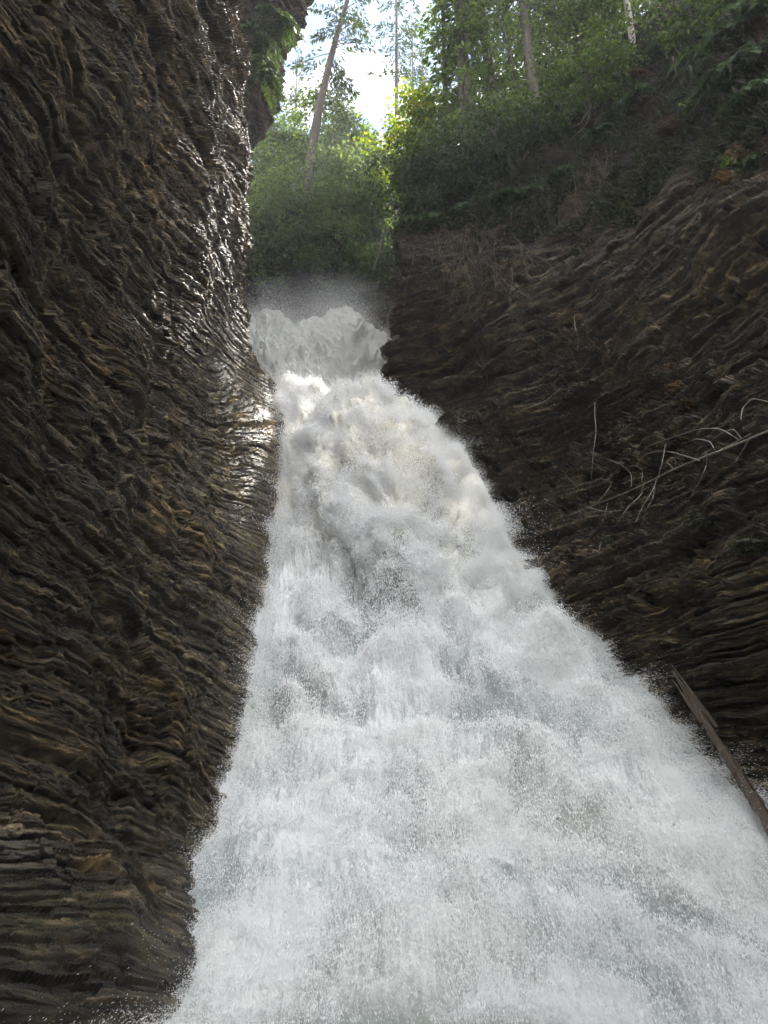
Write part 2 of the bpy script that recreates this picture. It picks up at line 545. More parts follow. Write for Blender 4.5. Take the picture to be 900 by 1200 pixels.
def build_right():
    u = np.concatenate([np.linspace(0, 1, 700, endpoint=False), np.linspace(1, 2, 60)])
    xb = np.where(u < 1, 445 + u * 485, 930 + (u - 1) * 570)
    xt = np.where(u < 1, 482 + u * 448, 930 + (u - 1) * 570)
    yb = np.interp(xb, RBX, RBY) + 22
    yt = np.interp(xt, RTX, RTY)
    v = np.linspace(0, 1, 900)[:, None]
    X = xt + (xb - xt) * v
    X = X - 10 * np.exp(-u * 30) * np.sin(math.pi * v) ** 2 * 0
    Y = yt + (yb - yt) * v
    X = X + np.exp(-u * 9)[None] * 5 * fbm(np.stack([v * 7 + 0 * u, 0 * v + 0 * u, 0 * v + u * 2], -1), 1.0, 4, 640)
    V = unp(X, Y, right_d(X, Y))
    # upper slope running on above the crest, and footing below the water
    k = np.linspace(0, 1, 61)[1:]
    up = V[:1] + (k[::-1, None, None] ** 1.6) * np.array([22.0, 26.0, 24.0])
    dn = V[-1:] + k[:, None, None] * np.array([-1.2, -1.0, -2.6])
    V = np.concatenate([up, V, dn], 0)
    # turn the corner at the left edge
    ke = np.linspace(0, 1, 81)[1:][::-1]
    ed = V[:, :1] + ke[None, :, None] * np.array([2.5, 8.0, .3])
    V = np.concatenate([ed, V], 1)
    n = grid_normals(V, (-3, 5, 5))
    disp, tint = strata(V, 29, (-.02, .03), 1.1, longer=1.7)
    big = fbm(V, .25, 4, 61)
    # soil above the rock line
    lineY = np.interp(V[..., 0], [0, 2, 5, 8, 10, 14], [21, 22, 19.5, 15.5, 15.0, 18])
    soil = sstep(-1.6, 1.6, V[..., 2] - lineY + 2.2 * fbm(V, .35, 4, 91))
    lump = fbm(V, .9, 5, 15)
    rowf = np.arange(V.shape[0])[:, None]
    calm = 1 - .6 * sstep(820, 945, rowf)
    V = V + n * ((big * .45 * calm + calm * (1 - .8 * soil) * disp * np.clip(np.linalg.norm(V, axis=-1) / 12, .6, 1.3) + soil * lump * .35)[..., None])
    global SOILV
    rr, cc = np.nonzero(soil[55:-70, 70:-50] > .55)
    pick = rng.integers(0, len(rr), 40000)
    SOILV = V[rr[pick] + 55, cc[pick] + 70], n[rr[pick] + 55, cc[pick] + 70]
    moss = np.exp(-(((V[..., 2] - 3.5) / 1.3) ** 2)) * sstep(4.2, 6, V[..., 0]) + .8 * sstep(-4, 2, V[..., 2] - lineY)
    zput(V)
    o = mesh_raw('cliff', V.reshape(-1, 3), [grid_faces(*V.shape[:2])], M_ROCK_R, attrs={'bed': BED[-1], 'tint': tint, 'soil': soil, 'moss': np.clip(moss, 0, 1)})
    tag(o, 'wide dark shale cliff with thin beds right of the waterfall', 'cliff', None, 'structure')


build_right()

# ------------------------------------------------------------------ far left overhang and the hillside behind the fall
def build_far():
    ys = densify([-260, -20, 260, 420], [30, 280, 60])
    ex = np.interp(ys, [-260, -20, 40, 80, 130, 165, 200, 420], [420, 366, 351, 331, 314, 300, 292, 280])
    t = np.linspace(0, 1, 150)
    X = 200 + (ex[:, None] - 200) * t
    Y = np.broadcast_to(ys[:, None], X.shape)
    D = 30.5 + 3.5 * t ** 2 + 0 * X
    V = unp(X, Y, D)
    k = np.linspace(0, 1, 41)[1:]
    ext = V[:, -1:] + k[None, :, None] * np.array([-4.5, 6.0, 1.0])
    V = np.concatenate([V, ext], 1)
    n = grid_normals(V, (3, 10, 5))
    disp, tint = strata(V, 53, (.1, .05), 1.2)
    V = V + n * ((fbm(V, .25, 4, 8) * .5 + disp)[..., None])
    moss = np.clip(fbm(V, .3, 3, 3) + .6, 0, 1)
    o = mesh_raw('cliff', V.reshape(-1, 3), [grid_faces(*V.shape[:2])], M_ROCK_F, attrs={'bed': BED[-1], 'tint': tint, 'soil': .3 * moss, 'moss': moss})
    tag(o, 'hazy overhanging cliff leaning out beyond the dark left wall', 'cliff', None, 'structure')
    # hillside closing the gorge
    xs = np.linspace(200, 520, 260)
    ys = np.linspace(470, 228, 240)
    X, Y = np.meshgrid(xs, ys)
    D = np.interp(Y, [228, 300, 400, 470], [47.5, 43.5, 40, 38.5]) - .000012 * (X - 385) ** 2 * 15
    V = unp(X, Y, D)
    k = np.linspace(0, 1, 61)[1:]
    up = V[-1:] + k[:, None, None] ** 1.3 * np.array([2.0, 90.0, 52.0])
    V = np.concatenate([V, up], 0)
    n = grid_normals(V, (0, 0, 30))
    disp, tint = strata(V, 71, (.1, .05), 1.0)
    V = V + n * ((fbm(V, .22, 5, 18) * 1.1 + disp * .7)[..., None])
    zput(V)
    o = mesh_raw('hillside', V.reshape(-1, 3), [grid_faces(*V.shape[:2])], M_ROCK_F, attrs={'bed': BED[-1], 'tint': tint, 'soil': .55 + 0 * tint, 'moss': 1 + 0 * tint})
    tag(o, 'steep shaded hillside closing the gorge behind the upper fall', 'hillside', None, 'structure')


def hill_d(x, y):
    return float(np.clip(zsurf(x, y), 30, 60))


build_far()

def build_behind(path, flip, seed, lab):  # unseen walls downstream of the camera, added to cut light on the near water
    P = np.array(path, float)
    tt = np.linspace(0, 1, 260)
    cum = np.concatenate([[0], np.cumsum(np.linalg.norm(np.diff(P, axis=0), axis=1))])
    xy = np.stack([np.interp(tt * cum[-1], cum, P[:, i]) for i in (0, 1)], -1)
    for _ in range(60):
        xy[1:-1] = (xy[:-2] + 2 * xy[1:-1] + xy[2:]) / 4
    tg = np.gradient(xy, axis=0)
    tg /= np.linalg.norm(tg, axis=1)[:, None]
    nn = np.stack([tg[:, 1], -tg[:, 0]], -1) * flip
    z = np.linspace(-5, 9, 240)
    back = np.interp(z, [-5, 2, 6, 9], [0, 1.0, 2.0, 4])
    V = np.concatenate([xy[None] - nn[None] * back[:, None, None], np.broadcast_to(z[:, None, None], (240, 260, 1))], -1)
    n = grid_normals(V, (2, -12, 5))
    disp, tint = strata(V, seed, (.05, .05), 1.2)
    V = V + n * (disp + fbm(V, .25, 4, seed) * .6)[..., None]
    o = mesh_raw('cliff', V.reshape(-1, 3), [grid_faces(240, 260)], M_ROCK_R, attrs={'bed': BED[-1], 'tint': tint, 'soil': np.zeros(tint.shape), 'moss': .5 + 0 * tint})
    tag(o, lab, 'cliff', None, 'structure')


build_behind([(-3.6, 2.6), (-5, -5), (-8, -16), (-5, -30), (3, -42)], 1, 33, 'unseen gorge wall down the left bank behind the viewer, added to hold back sky light')
build_behind([(10.5, 8.5), (11, -4), (8, -18), (12, -30), (6, -44)], -1, 37, 'unseen gorge wall down the right bank behind the viewer, added to hold back sky light')

# ground under everything
gV = np.array([[-300, -200, -4], [300, -200, -4], [300, 400, -4], [-300, 400, -4]], float)
tag(mesh_raw('ground', gV, [np.array([[0, 1, 2, 3]])], M_ROCK_F, attrs={'tint': np.full(4, .5), 'soil': np.ones(4), 'moss': np.ones(4)}), 'dark gorge floor', 'ground', None, 'structure')

# ------------------------------------------------------------------ waterfall
def dW(y):
    return np.interp(y, [430, 450, 500, 550, 600, 700, 850, 1000, 1200, 1450], [28.8, 28.3, 25.6, 23.8, 22.3, 19.4, 14.5, 10.1, 5.15, 3.4])


WV = [0, .08, .18, .3, .5, .65, .85, 1.0]
WL = [(316, 452), (330, 490), (322, 560), (315, 640), (292, 820), (236, 970), (195, 1180), (150, 1450)]
WR = [(512, 492), (545, 548), (592, 640), (648, 705), (774, 848), (866, 958), (1060, 1165), (1330, 1450)]


def build_water():
    NR, NC = 1150, 760
    v = np.linspace(0, 1, NR)
    u = np.linspace(-.04, 1.04, NC)
    L = np.stack([np.interp(v, WV, [p[i] for p in WL]) for i in (0, 1)], -1)
    Rr = np.stack([np.interp(v, WV, [p[i] for p in WR]) for i in (0, 1)], -1)
    X = L[:, None, 0] + (Rr - L)[:, None, 0] * u
    Y = L[:, None, 1] + (Rr - L)[:, None, 1] * u
    arch = np.sin(math.pi * np.clip(u, 0, 1))
    Y = Y - 12 * arch[None] ** .8 * np.exp(-(v / .16) ** 2)[:, None]
    D = dW(Y)
    V = unp(X, Y, D)
    bulge = 1.75 * np.exp(-((v - .12) / np.where(v < .12, .12, .20)) ** 2)[:, None] * (np.exp(-((u - .54) / .30) ** 2) * np.clip(arch, 0, 1) ** .5)[None] + .45 * np.clip(arch, 0, 1)[None] ** .8
    n0 = grid_normals(V, (0, 0, 4))
    V = V + bulge[..., None] * np.array([.02, -.94, -.30])
    # river running back from the lip
    k = np.linspace(0, 1, 101)[1:]
    back = V[:1] + (k[::-1, None, None]) * np.array([-.6, 9.0, -.3]) + 0
    back[..., 2] += .0
    V = np.concatenate([back, V], 0)
    vv = np.concatenate([-k[::-1] * .2, v])[:, None] + 0 * V[..., 0]
    uu = np.broadcast_to(u[None], vv.shape)
    n = grid_normals(V, (0, 0, 6))
    flow = np.gradient(V, axis=0)
    flow /= np.linalg.norm(flow, axis=-1)[..., None] + 1e-9
    # noise in the world, stretched down the slope
    dist = np.linalg.norm(V, axis=-1)
    q = V * np.array([1.0, .48, .50])
    plume = np.exp(-((vv - .10) / .16) ** 2)
    big = fbm(q, .42, 2, 201, .5, True)
    mid = fbm(q, 1.0, 3, 230, .42, True)
    qs = np.stack([uu * 26, vv * 30, .35 * V[..., 2]], -1)
    fin = .5 * fbm(q, 5.5, 3, 260, .6) + .75 * (1 - plume) * fbm(qs, (2.6, .8, 1), 4, 262, .6)
    lum = fbm(q, 1.25, 3, 270, .5, True)
    tiny = rng.normal(size=vv.shape)
    near = np.clip(dist / 14, .35, 1.3)
    disp = near * ((.42 - .1 * plume) * big + .20 * plume * lum + (.24 - .06 * plume) * mid + .06 * fin) + .012 * near * tiny
    edge = np.minimum(uu, 1 - uu)
    disp = disp * (.35 + .65 * sstep(0, .12, edge))
    V2 = V + n * disp[..., None]
    foam = .58 + .70 * fbm(q, .5, 4, 300) + .22 * mid + .20 * fin
    foam = foam - .55 * sstep(.10, 0, uu) * sstep(.08, .2, vv) * sstep(.45, .2, vv) - .35 * sstep(.10, .0, 1 - uu) * sstep(.12, .4, vv)
    silt = np.clip(plume * 1.0 + .25 * sstep(-.2, .5, fbm(q, .3, 3, 340)), 0, 1)
    o = mesh_raw('waterfall', V2.reshape(-1, 3), [grid_faces(*V2.shape[:2])], M_WATER, smooth=True, attrs={'foam': np.clip(foam, 0, 1), 'silt': silt})
    tag(o, 'roaring white lower waterfall fanning out towards the viewer', 'waterfall', None, 'structure')
    return V2, n, flow, uu, vv, foam, plume, dist


def drops(name, P, D, size, elong):
    """tiny elongated tetrahedral water drops"""
    m = len(P)
    D = D / (np.linalg.norm(D, axis=1)[:, None] + 1e-9)
    a = np.cross(D, rng.normal(size=D.shape))
    a /= np.linalg.norm(a, axis=1)[:, None] + 1e-9
    b = np.cross(D, a)
    s = size[:, None]
    e = (size * elong)[:, None]
    V = np.stack([P + D * e, P - D * e * .6 + a * s, P - D * e * .6 - a * s * .5 + b * s * .87, P - D * e * .6 - a * s * .5 - b * s * .87], 1)
    i = np.arange(m * 4).reshape(m, 4)
    T = np.concatenate([i[:, [0, 1, 2]], i[:, [0, 2, 3]], i[:, [0, 3, 1]], i[:, [1, 3, 2]]])
    return mesh_raw(name, V.reshape(-1, 3), [T], M_DROP)


def build_spray(W):
    V, n, flow, uu, vv, foam, plume, dist = W
    R, C = vv.shape
    m = 1300000
    # even over the picture: the grid itself is roughly even; weight by foam and by clump noise
    r = rng.integers(60, int(R * .93), m * 2)
    c = rng.integers(0, C, m * 2)
    q = V[r, c]
    cl = fbm(q, .9, 3, 400)
    pr = np.clip(.45 + .9 * cl, .05, 1) * np.clip(.35 + .8 * foam[r, c], .1, 1)
    pr = pr * (.5 + .5 * plume[r, c])
    keep = rng.random(m * 2) < pr
    r, c, q = r[keep], c[keep], q[keep]
    d = dist[r, c]
    ed = np.minimum(uu, 1 - uu)[r, c]
    pl = plume[r, c]
    h = rng.exponential(1, len(r)) * (.05 + .13 * pl * np.clip(.6 + 1.2 * fbm(q, 1.6, 2, 470), .1, 1.6) + .02 * np.exp(-ed * 14)) * np.clip(d / 10, .5, 1.6)
    h = np.minimum(h, .5 * rng.random(len(r)) + .02)
    P = q + n[r, c] * h[:, None] + rng.normal(size=q.shape) * (.02 * np.clip(d / 10, .5, 2))[:, None]
    D = flow[r, c] + rng.normal(size=q.shape) * (.16 + .6 * pl)[:, None] + np.array([0, 0, -.25])
    px = d / 772
    size = px * rng.uniform(.20, .52, len(r)) * np.where(rng.random(len(r)) < .04, 1.5, 1) * (1 - .5 * np.exp(-ed * 14))
    # feathered edges: very fine drops thrown sideways over the rock
    me_ = 420000
    left = rng.random(me_) < .5
    r2 = rng.integers(100, int(R * .95), me_)
    c2 = np.where(left, (rng.random(me_) ** 1.5 * .09 * C).astype(int), C - 1 - (rng.random(me_) ** 1.5 * .09 * C).astype(int))
    q2 = V[r2, c2]
    lobes = np.clip(.35 + 1.5 * fbm(q2 * np.array([.3, 1, 1]), 1.1, 3, 431), .04, 1.5)
    k2 = rng.random(me_) < lobes
    r2, c2, q2, left, lobes = r2[k2], c2[k2], q2[k2], left[k2], lobes[k2]
    d2 = dist[r2, c2]
    side = np.gradient(V, axis=1)[r2, c2]
    side /= np.linalg.norm(side, axis=1)[:, None] + 1e-9
    side *= np.where(left, -1, 1)[:, None]
    reach = rng.exponential(1, len(r2)) * lobes * .26 * np.clip(d2 / 12, .5, 1.5)
    P2 = q2 + side * reach[:, None] + n[r2, c2] * (.05 + .5 * reach * rng.random(len(r2)))[:, None] + flow[r2, c2] * (.5 * reach)[:, None]
    D2 = flow[r2, c2] + side * .5 + rng.normal(size=q2.shape) * .2
    s2 = d2 / 772 * rng.uniform(.12, .30, len(r2))
    P, D, size = np.concatenate([P, P2]), np.concatenate([D, D2]), np.concatenate([size, s2])
    pl, d = np.concatenate([pl, pl[:1] * 0 + np.zeros(len(r2))]), np.concatenate([d, d2])
    drops('spray', P, D, size, 1.3 + 3.4 * (1 - pl) * np.clip(12 / d, .4, 1.5))
    tag(bpy.context.scene.objects['spray'], 'fine white drops flying off the lower waterfall', 'spray', None, 'stuff')


W = build_water()
zput(W[0])
build_spray(W)


def build_upper():
    NR, NC = 300, 330
    xs = np.linspace(262, 468, NC)
    top = np.interp(xs, [262, 285, 300, 315, 330, 345, 360, 378, 395, 412, 430, 445, 468], [378, 370, 366, 363, 368, 378, 374, 366, 360, 363, 376, 390, 404])
    tp = np.stack([xs / 40, xs * 0, xs * 0], -1)
    top = top + 5 * fbm(tp, 1.0, 4, 577, .6)
    v = np.linspace(0, 1, NR)
    X = np.broadcast_to(xs[None], (NR, NC))
    Y = top[None] + (475 - top[None]) * v[:, None]
    D = 34.6 + 2.6 * (1 - v[:, None]) ** 1.5 + 0 * X
    V = unp(X, Y, D)
    k = np.linspace(0, 1, 81)[1:]
    back = V[:1] + k[::-1, None, None] ** 1.5 * np.array([-.5, 4.0, -2.5])
    V = np.concatenate([back, V], 0)
    n = grid_normals(V, (0, 0, 10))
    big = fbm(V, .5, 2, 500, .5, True)
    mid = fbm(V, 1.3, 4, 520, .55, True)
    tf = (.25 + .75 * sstep(70, 150, np.arange(V.shape[0])))[:, None]
    V = V + n * ((tf * .48 * big + tf * .5 * mid + .02 * rng.normal(size=mid.shape))[..., None])
    foam = .85 + .35 * mid
    o = mesh_raw('waterfall', V.reshape(-1, 3), [grid_faces(*V.shape[:2])], M_WATER, smooth=True, attrs={'foam': np.clip(foam, 0, 1), 'silt': .35 + 0 * foam})
    tag(o, 'upper white waterfall bursting through the narrow gap between cliffs', 'waterfall', None, 'structure')
    m = 200000
    r = rng.integers(40, NR + 60, m)
    c = rng.integers(0, NC, m)
    q = V[r, c]
    puff = np.clip(.5 + 1.4 * fbm(q, .8, 3, 560), .05, 1.5)
    P = q + n[r, c] * (rng.exponential(1, m) * .16 * puff)[:, None] + rng.normal(size=q.shape) * .06
    top = np.exp(-np.maximum(r - 80, 0) / 60.0)
    P[:, 2] += rng.exponential(1, m) * (.06 + .75 * top * puff)
    P[:, 0] += rng.normal(size=m) * .35 * top
    drops('spray', P, rng.normal(size=q.shape) + np.array([0, 0, -.6]), rng.uniform(.004, .012, m), 1.3)
    tag(bpy.context.scene.objects['spray.001'], 'fine white drops hanging over the upper waterfall', 'spray', None, 'stuff')


build_upper()

# ------------------------------------------------------------------ vegetation
def trunk_pts(h, lean, bend, n=14):
    t = np.linspace(0, 1, n)
    p = np.stack([lean[0] * h * t, lean[1] * h * t, h * t], -1)
    p[:, 0] += bend * h * .06 * np.sin(t * 3.0) + rng.normal(size=n).cumsum() * .012 * h / n
    p[:, 1] += rng.normal(size=n).cumsum() * .012 * h / n
    return p


def conifer_meshes(h, rad, lean=(0, 0), bend=0.0, t0=.12, nb=90, per=60, tr=.16, L=.36, Wd=.10, mat=None, bark=None, droop=.5, gaps=.25, root=None):
    pts = trunk_pts(h, lean, bend)
    ts = np.linspace(0, 1, len(pts))
    B = Buf()
    B.tube(pts, tr, tr * .12, 8, .05)
    K = Buf()
    for i in range(nb):
        t = t0 + (1 - t0) * (i + rng.random()) / nb
        if rng.random() < gaps * .5:
            continue
        base = np.array([np.interp(t, ts, pts[:, k]) for k in range(3)])
        az = rng.random() * 2 * math.pi
        l = rad * ((1 - t) ** .75 * .95 + .06) * rng.uniform(.55, 1.15)
        o = np.array([math.cos(az), math.sin(az), 0])
        sd = np.array([-math.sin(az), math.cos(az), 0])
        s = np.linspace(0, 1, 6)
        up = rng.uniform(.0, .3)
        br = base + o * (s * l)[:, None] + np.array([0, 0, 1.0]) * ((up * s - (droop + up * .4) * s * s) * l)[:, None] + sd * (rng.normal() * .12 * l * s * s)[:, None]
        B.tube(br, tr * .16 * (1 - t * .6), .006, 4)
        m = int(per * (l / rad) ** 1.1) + 5
        ss = rng.random(m) ** .7 * .9 + .1
        p = np.stack([np.interp(ss, s, br[:, k]) for k in range(3)], -1)
        side = rng.choice([-1, 1], m)
        wdt = l * .30 * (1.1 - ss)
        off = sd * (side * rng.random(m) * wdt)[:, None]
        p = p + off + np.array([0, 0, -1.0]) * (rng.random(m) * .08 * l + np.abs(rng.normal(size=m)) * .04)[:, None]
        d = o * rng.uniform(.2, .8, m)[:, None] + sd * (side * rng.uniform(.2, .9, m))[:, None] + np.array([0, 0, -1.0]) * rng.uniform(.1, .9, m)[:, None]
        K.leaves(p, d, rng.uniform(.6, 1.3, m) * L, rng.uniform(.7, 1.3, m) * Wd)
    a = B.build('trunk', bark or M_BARK, root, True)
    c = K.build('crown', mat or M_NEEDLE, root)
    return a, c


def broad_meshes(h, rad, n=4000, stems=4, L=.16, Wd=.11, mat=None, tr=.06, root=None, low=.15, lean=(0, 0), clumps=40, bark=None):
    B, K = Buf(), Buf()
    tips = []
    for i in range(stems):
        az = rng.random() * 6.28
        sp = rng.uniform(.25, .9) if stems > 1 else .1
        t = np.linspace(0, 1, 9)
        e = np.array([math.cos(az) * rad * sp + lean[0] * h, math.sin(az) * rad * sp + lean[1] * h, h * rng.uniform(.7, 1)])
        p = e[None] * t[:, None] + np.stack([np.sin(t * 5 + i) * .05 * h * t, np.cos(t * 4 + i) * .05 * h * t, .1 * h * np.sin(t * 3)], -1)
        B.tube(p, tr * rng.uniform(.7, 1.1), tr * .2, 6, .05)
        for k in range(max(2, clumps // stems)):
            f = rng.uniform(low, 1)
            a = np.array([np.interp(f, t, p[:, j]) for j in range(3)])
            b = a + rng.normal(size=3) * np.array([.5, .5, .32]) * rad
            mid = (a + b) / 2 + np.array([0, 0, .08 * rad])
            B.tube(np.array([a, mid, b]), tr * .22, tr * .06, 4)
            tips.append((b, mid))
    per = n // len(tips)
    for b, mid in tips:
        m = int(per * rng.uniform(.4, 1.6))
        c = b + (mid - b) * (rng.random(m) * .7)[:, None] + rng.normal(size=(m, 3)) * rad * np.array([.16, .16, .10])
        d = rng.normal(size=(m, 3)) * np.array([1, 1, .6]) + np.array([0, 0, -.5])
        K.leaves(c, d, rng.uniform(.6, 1.3, m) * L, rng.uniform(.7, 1.2, m) * Wd)
    a = B.build('stem', bark or M_BARK, root, True)
    c = K.build('foliage', mat or M_BROAD, root)
    return a, c


def fern_meshes(size, nf=11, hang=.5, mat=None, root=None):
    K, B = Buf(), Buf()
    for i in range(nf):
        az = rng.random() * 6.28
        l = size * rng.uniform(.6, 1.1)
        s = np.linspace(0, 1, 16)
        o = np.array([math.cos(az), math.sin(az), 0])
        sd = np.array([-math.sin(az), math.cos(az), 0])
        p = o * (s * l)[:, None] + np.array([0, 0, 1.0]) * ((.75 * s - (.65 + hang) * s * s) * l)[:, None]
        B.tube(p, .006 * size, .002, 4)
        m = 44
        ss = np.repeat(np.linspace(.12, 1, m), 2)
        q = np.stack([np.interp(ss, s, p[:, k]) for k in range(3)], -1)
        side = np.tile([-1, 1], m)
        w = l * .20 * np.sin(np.clip(ss * 1.05, 0, 1) * math.pi) ** .6 + .02
        d = sd * side[:, None] + o * .35 + np.array([0, 0, -.25])
        K.leaves(q, d, w, w * .22 + .012)
    a = B.build('stalks', M_ROOT, root)
    c = K.build('fronds', mat or M_FERN, root)
    return a, c


def place(kind, x, y, d, label, cat, group=None, name=None, src=None, sink=.15, scale=1.0, rz=None, **kw):
    """one plant: an Empty at its foot, its parts built (or copied from src) under it"""
    p = unp(x, y, d)
    r = empty(name, p - np.array([0, 0, sink]), rng.random() * 6.28 if rz is None else rz)
    tag(r, label, cat, group)
    if src is None:
        {'conifer': conifer_meshes, 'broad': broad_meshes, 'fern': fern_meshes}[kind](root=r, **kw)
    else:
        for ch in src.children:
            c = ch.copy()
            COL.objects.link(c)
            c.parent = r
    r.scale = (scale, scale, scale)
    return r


def rd(x, y):
    z = float(zsurf(x, y))
    return z if abs(z - right_d(x, y)) < 5 else float(right_d(x, y))


# --- trees standing in the sky gap
place('conifer', 350, 290, hill_d(350, 290) - .6, 'tall conifer with bare leaning trunk rising from the hillside into the sky gap', 'tree', 'trees around the sky gap', 'conifer_tree',
      h=25, rad=4.2, lean=(.175, -.04), bend=-.5, t0=.44, nb=80, per=130, tr=.36, rz=0, mat=M_NEEDLE, gaps=.4, L=.34)
place('conifer', 464, 200, 56, 'slim straight conifer with thin dark trunk standing alone against the bright sky', 'tree', 'trees around the sky gap', 'conifer_tree',
      h=26, rad=3.2, lean=(.0, .0), t0=.3, nb=80, per=80, tr=.19, rz=0, gaps=.45)
place('conifer', 486, 195, 62, 'small sparse conifer just right of the slim one in the sky gap', 'tree', 'trees around the sky gap', 'conifer_tree',
      h=21, rad=2.2, t0=.4, nb=50, per=60, tr=.12, rz=0, gaps=.6)
place('conifer', 498, 195, 60, 'thin bare pole of a conifer at the brightest sky edge', 'tree', 'trees around the sky gap', 'conifer_tree',
      h=15, rad=1.5, t0=.55, nb=28, per=36, tr=.11, rz=0, gaps=.6)
place('conifer', 343, 200, 60, 'thin dark conifer seen low behind the leaning trunk', 'tree', 'trees around the sky gap', 'conifer_tree',
      h=13, rad=1.7, t0=.3, nb=44, per=50, tr=.12, rz=0, gaps=.5)
place('conifer', 392, 200, 54, 'bushy pale conifer right behind the leaning trunk', 'tree', 'trees around the sky gap', 'conifer_tree',
      h=7, rad=2.2, t0=.1, nb=60, per=80, tr=.14, rz=0, mat=M_CEDAR_HAZED)
place('conifer', 425, 205, 55, 'short rounded conifer below the gap between two sky patches', 'tree', 'trees around the sky gap', 'conifer_tree',
      h=5, rad=2.0, t0=.05, nb=50, per=80, tr=.12, rz=0, mat=M_CEDAR_HAZED)

# --- shrubs on the hillside behind the fall, mostly in the haze-lightened green
hs = [('broad', 328, 235, dict(h=6.6, rad=2.8, n=6500, mat=M_BROAD), 'sunlit yellow green bush at the top of the hillside beside the left cliff'),
      ('broad', 303, 250, dict(h=6.0, rad=2.5, n=6000, mat=M_CEDAR_HAZED), 'grey green bush pressed against the left cliff edge'),
      ('fern', 318, 268, dict(size=3.0, nf=24), 'large fern clump hanging below the bushes left of the leaning trunk'),
      ('fern', 305, 300, dict(size=2.4, nf=20), 'fern clump low on the hillside beside the left cliff'),
      ('broad', 380, 232, dict(h=6.0, rad=2.6, n=7000, mat=M_CEDAR_HAZED), 'soft pale shrub at the foot of the leaning trunk'),
      ('broad', 405, 236, dict(h=7.2, rad=2.6, n=7500, mat=M_CEDAR_HAZED), 'tall pale shrub between leaning trunk and yellow bush'),
      ('broad', 440, 245, dict(h=5.0, rad=2.3, n=5500, mat=M_BROAD), 'green bush just left of the bright yellow bush'),
      ('broad', 345, 290, dict(h=5.0, rad=2.6, n=6500, mat=M_CEDAR_HAZED), 'loose shrub with hanging sprays under the leaning trunk'),
      ('broad', 390, 285, dict(h=4.5, rad=2.8, n=6500, mat=M_CEDAR_HAZED), 'loose shrub hanging in the middle of the hillside'),
      ('fern', 398, 300, dict(size=3.0, nf=24), 'broad fern clump in the middle of the dark hillside'),
      ('broad', 358, 335, dict(h=4.2, rad=2.4, n=5500, mat=M_CEDAR_HAZED), 'low shrub in the mist just above the upper waterfall'),
      ('broad', 425, 292, dict(h=4.8, rad=2.4, n=5500, mat=M_CEDAR_HAZED), 'dim shrub tucked beside the right cliff corner'),
      ('broad', 428, 340, dict(h=3.6, rad=2.2, n=4500, mat=M_CEDAR_HAZED), 'low grey shrub in the mist beside the right corner'),
      ('broad', 300, 335, dict(h=4.0, rad=2.2, n=4500, mat=M_CEDAR_HAZED), 'dim shrub in the mist beside the left cliff'),
      ('fern', 390, 345, dict(size=2.2, nf=18), 'small fern clump close above the upper waterfall')]
for kd, x, y, kw, lab in hs:
    place(kd, x, y, hill_d(x, y) - .5, lab, 'fern' if kd == 'fern' else 'shrub', 'plants on the hillside', 'fern' if kd == 'fern' else 'shrub', **(kw if kd == 'fern' else dict(kw, L=.26, Wd=.13)))

# --- yellow maple bush
place('broad', 486, 220, rd(490, 222), 'bright yellow maple bush lit by the sun below the sky gap', 'shrub', None, 'maple_shrub', h=4.6, rad=2.1, n=4600, mat=M_YELLOW, L=.21, Wd=.17, stems=6, clumps=60)
place('broad', 500, 232, 38.0, 'yellow green maple sapling right below the bright yellow bush', 'shrub', None, 'maple_shrub', h=2.6, rad=1.7, n=2400, mat=M_BROAD, L=.2, Wd=.17, stems=4)

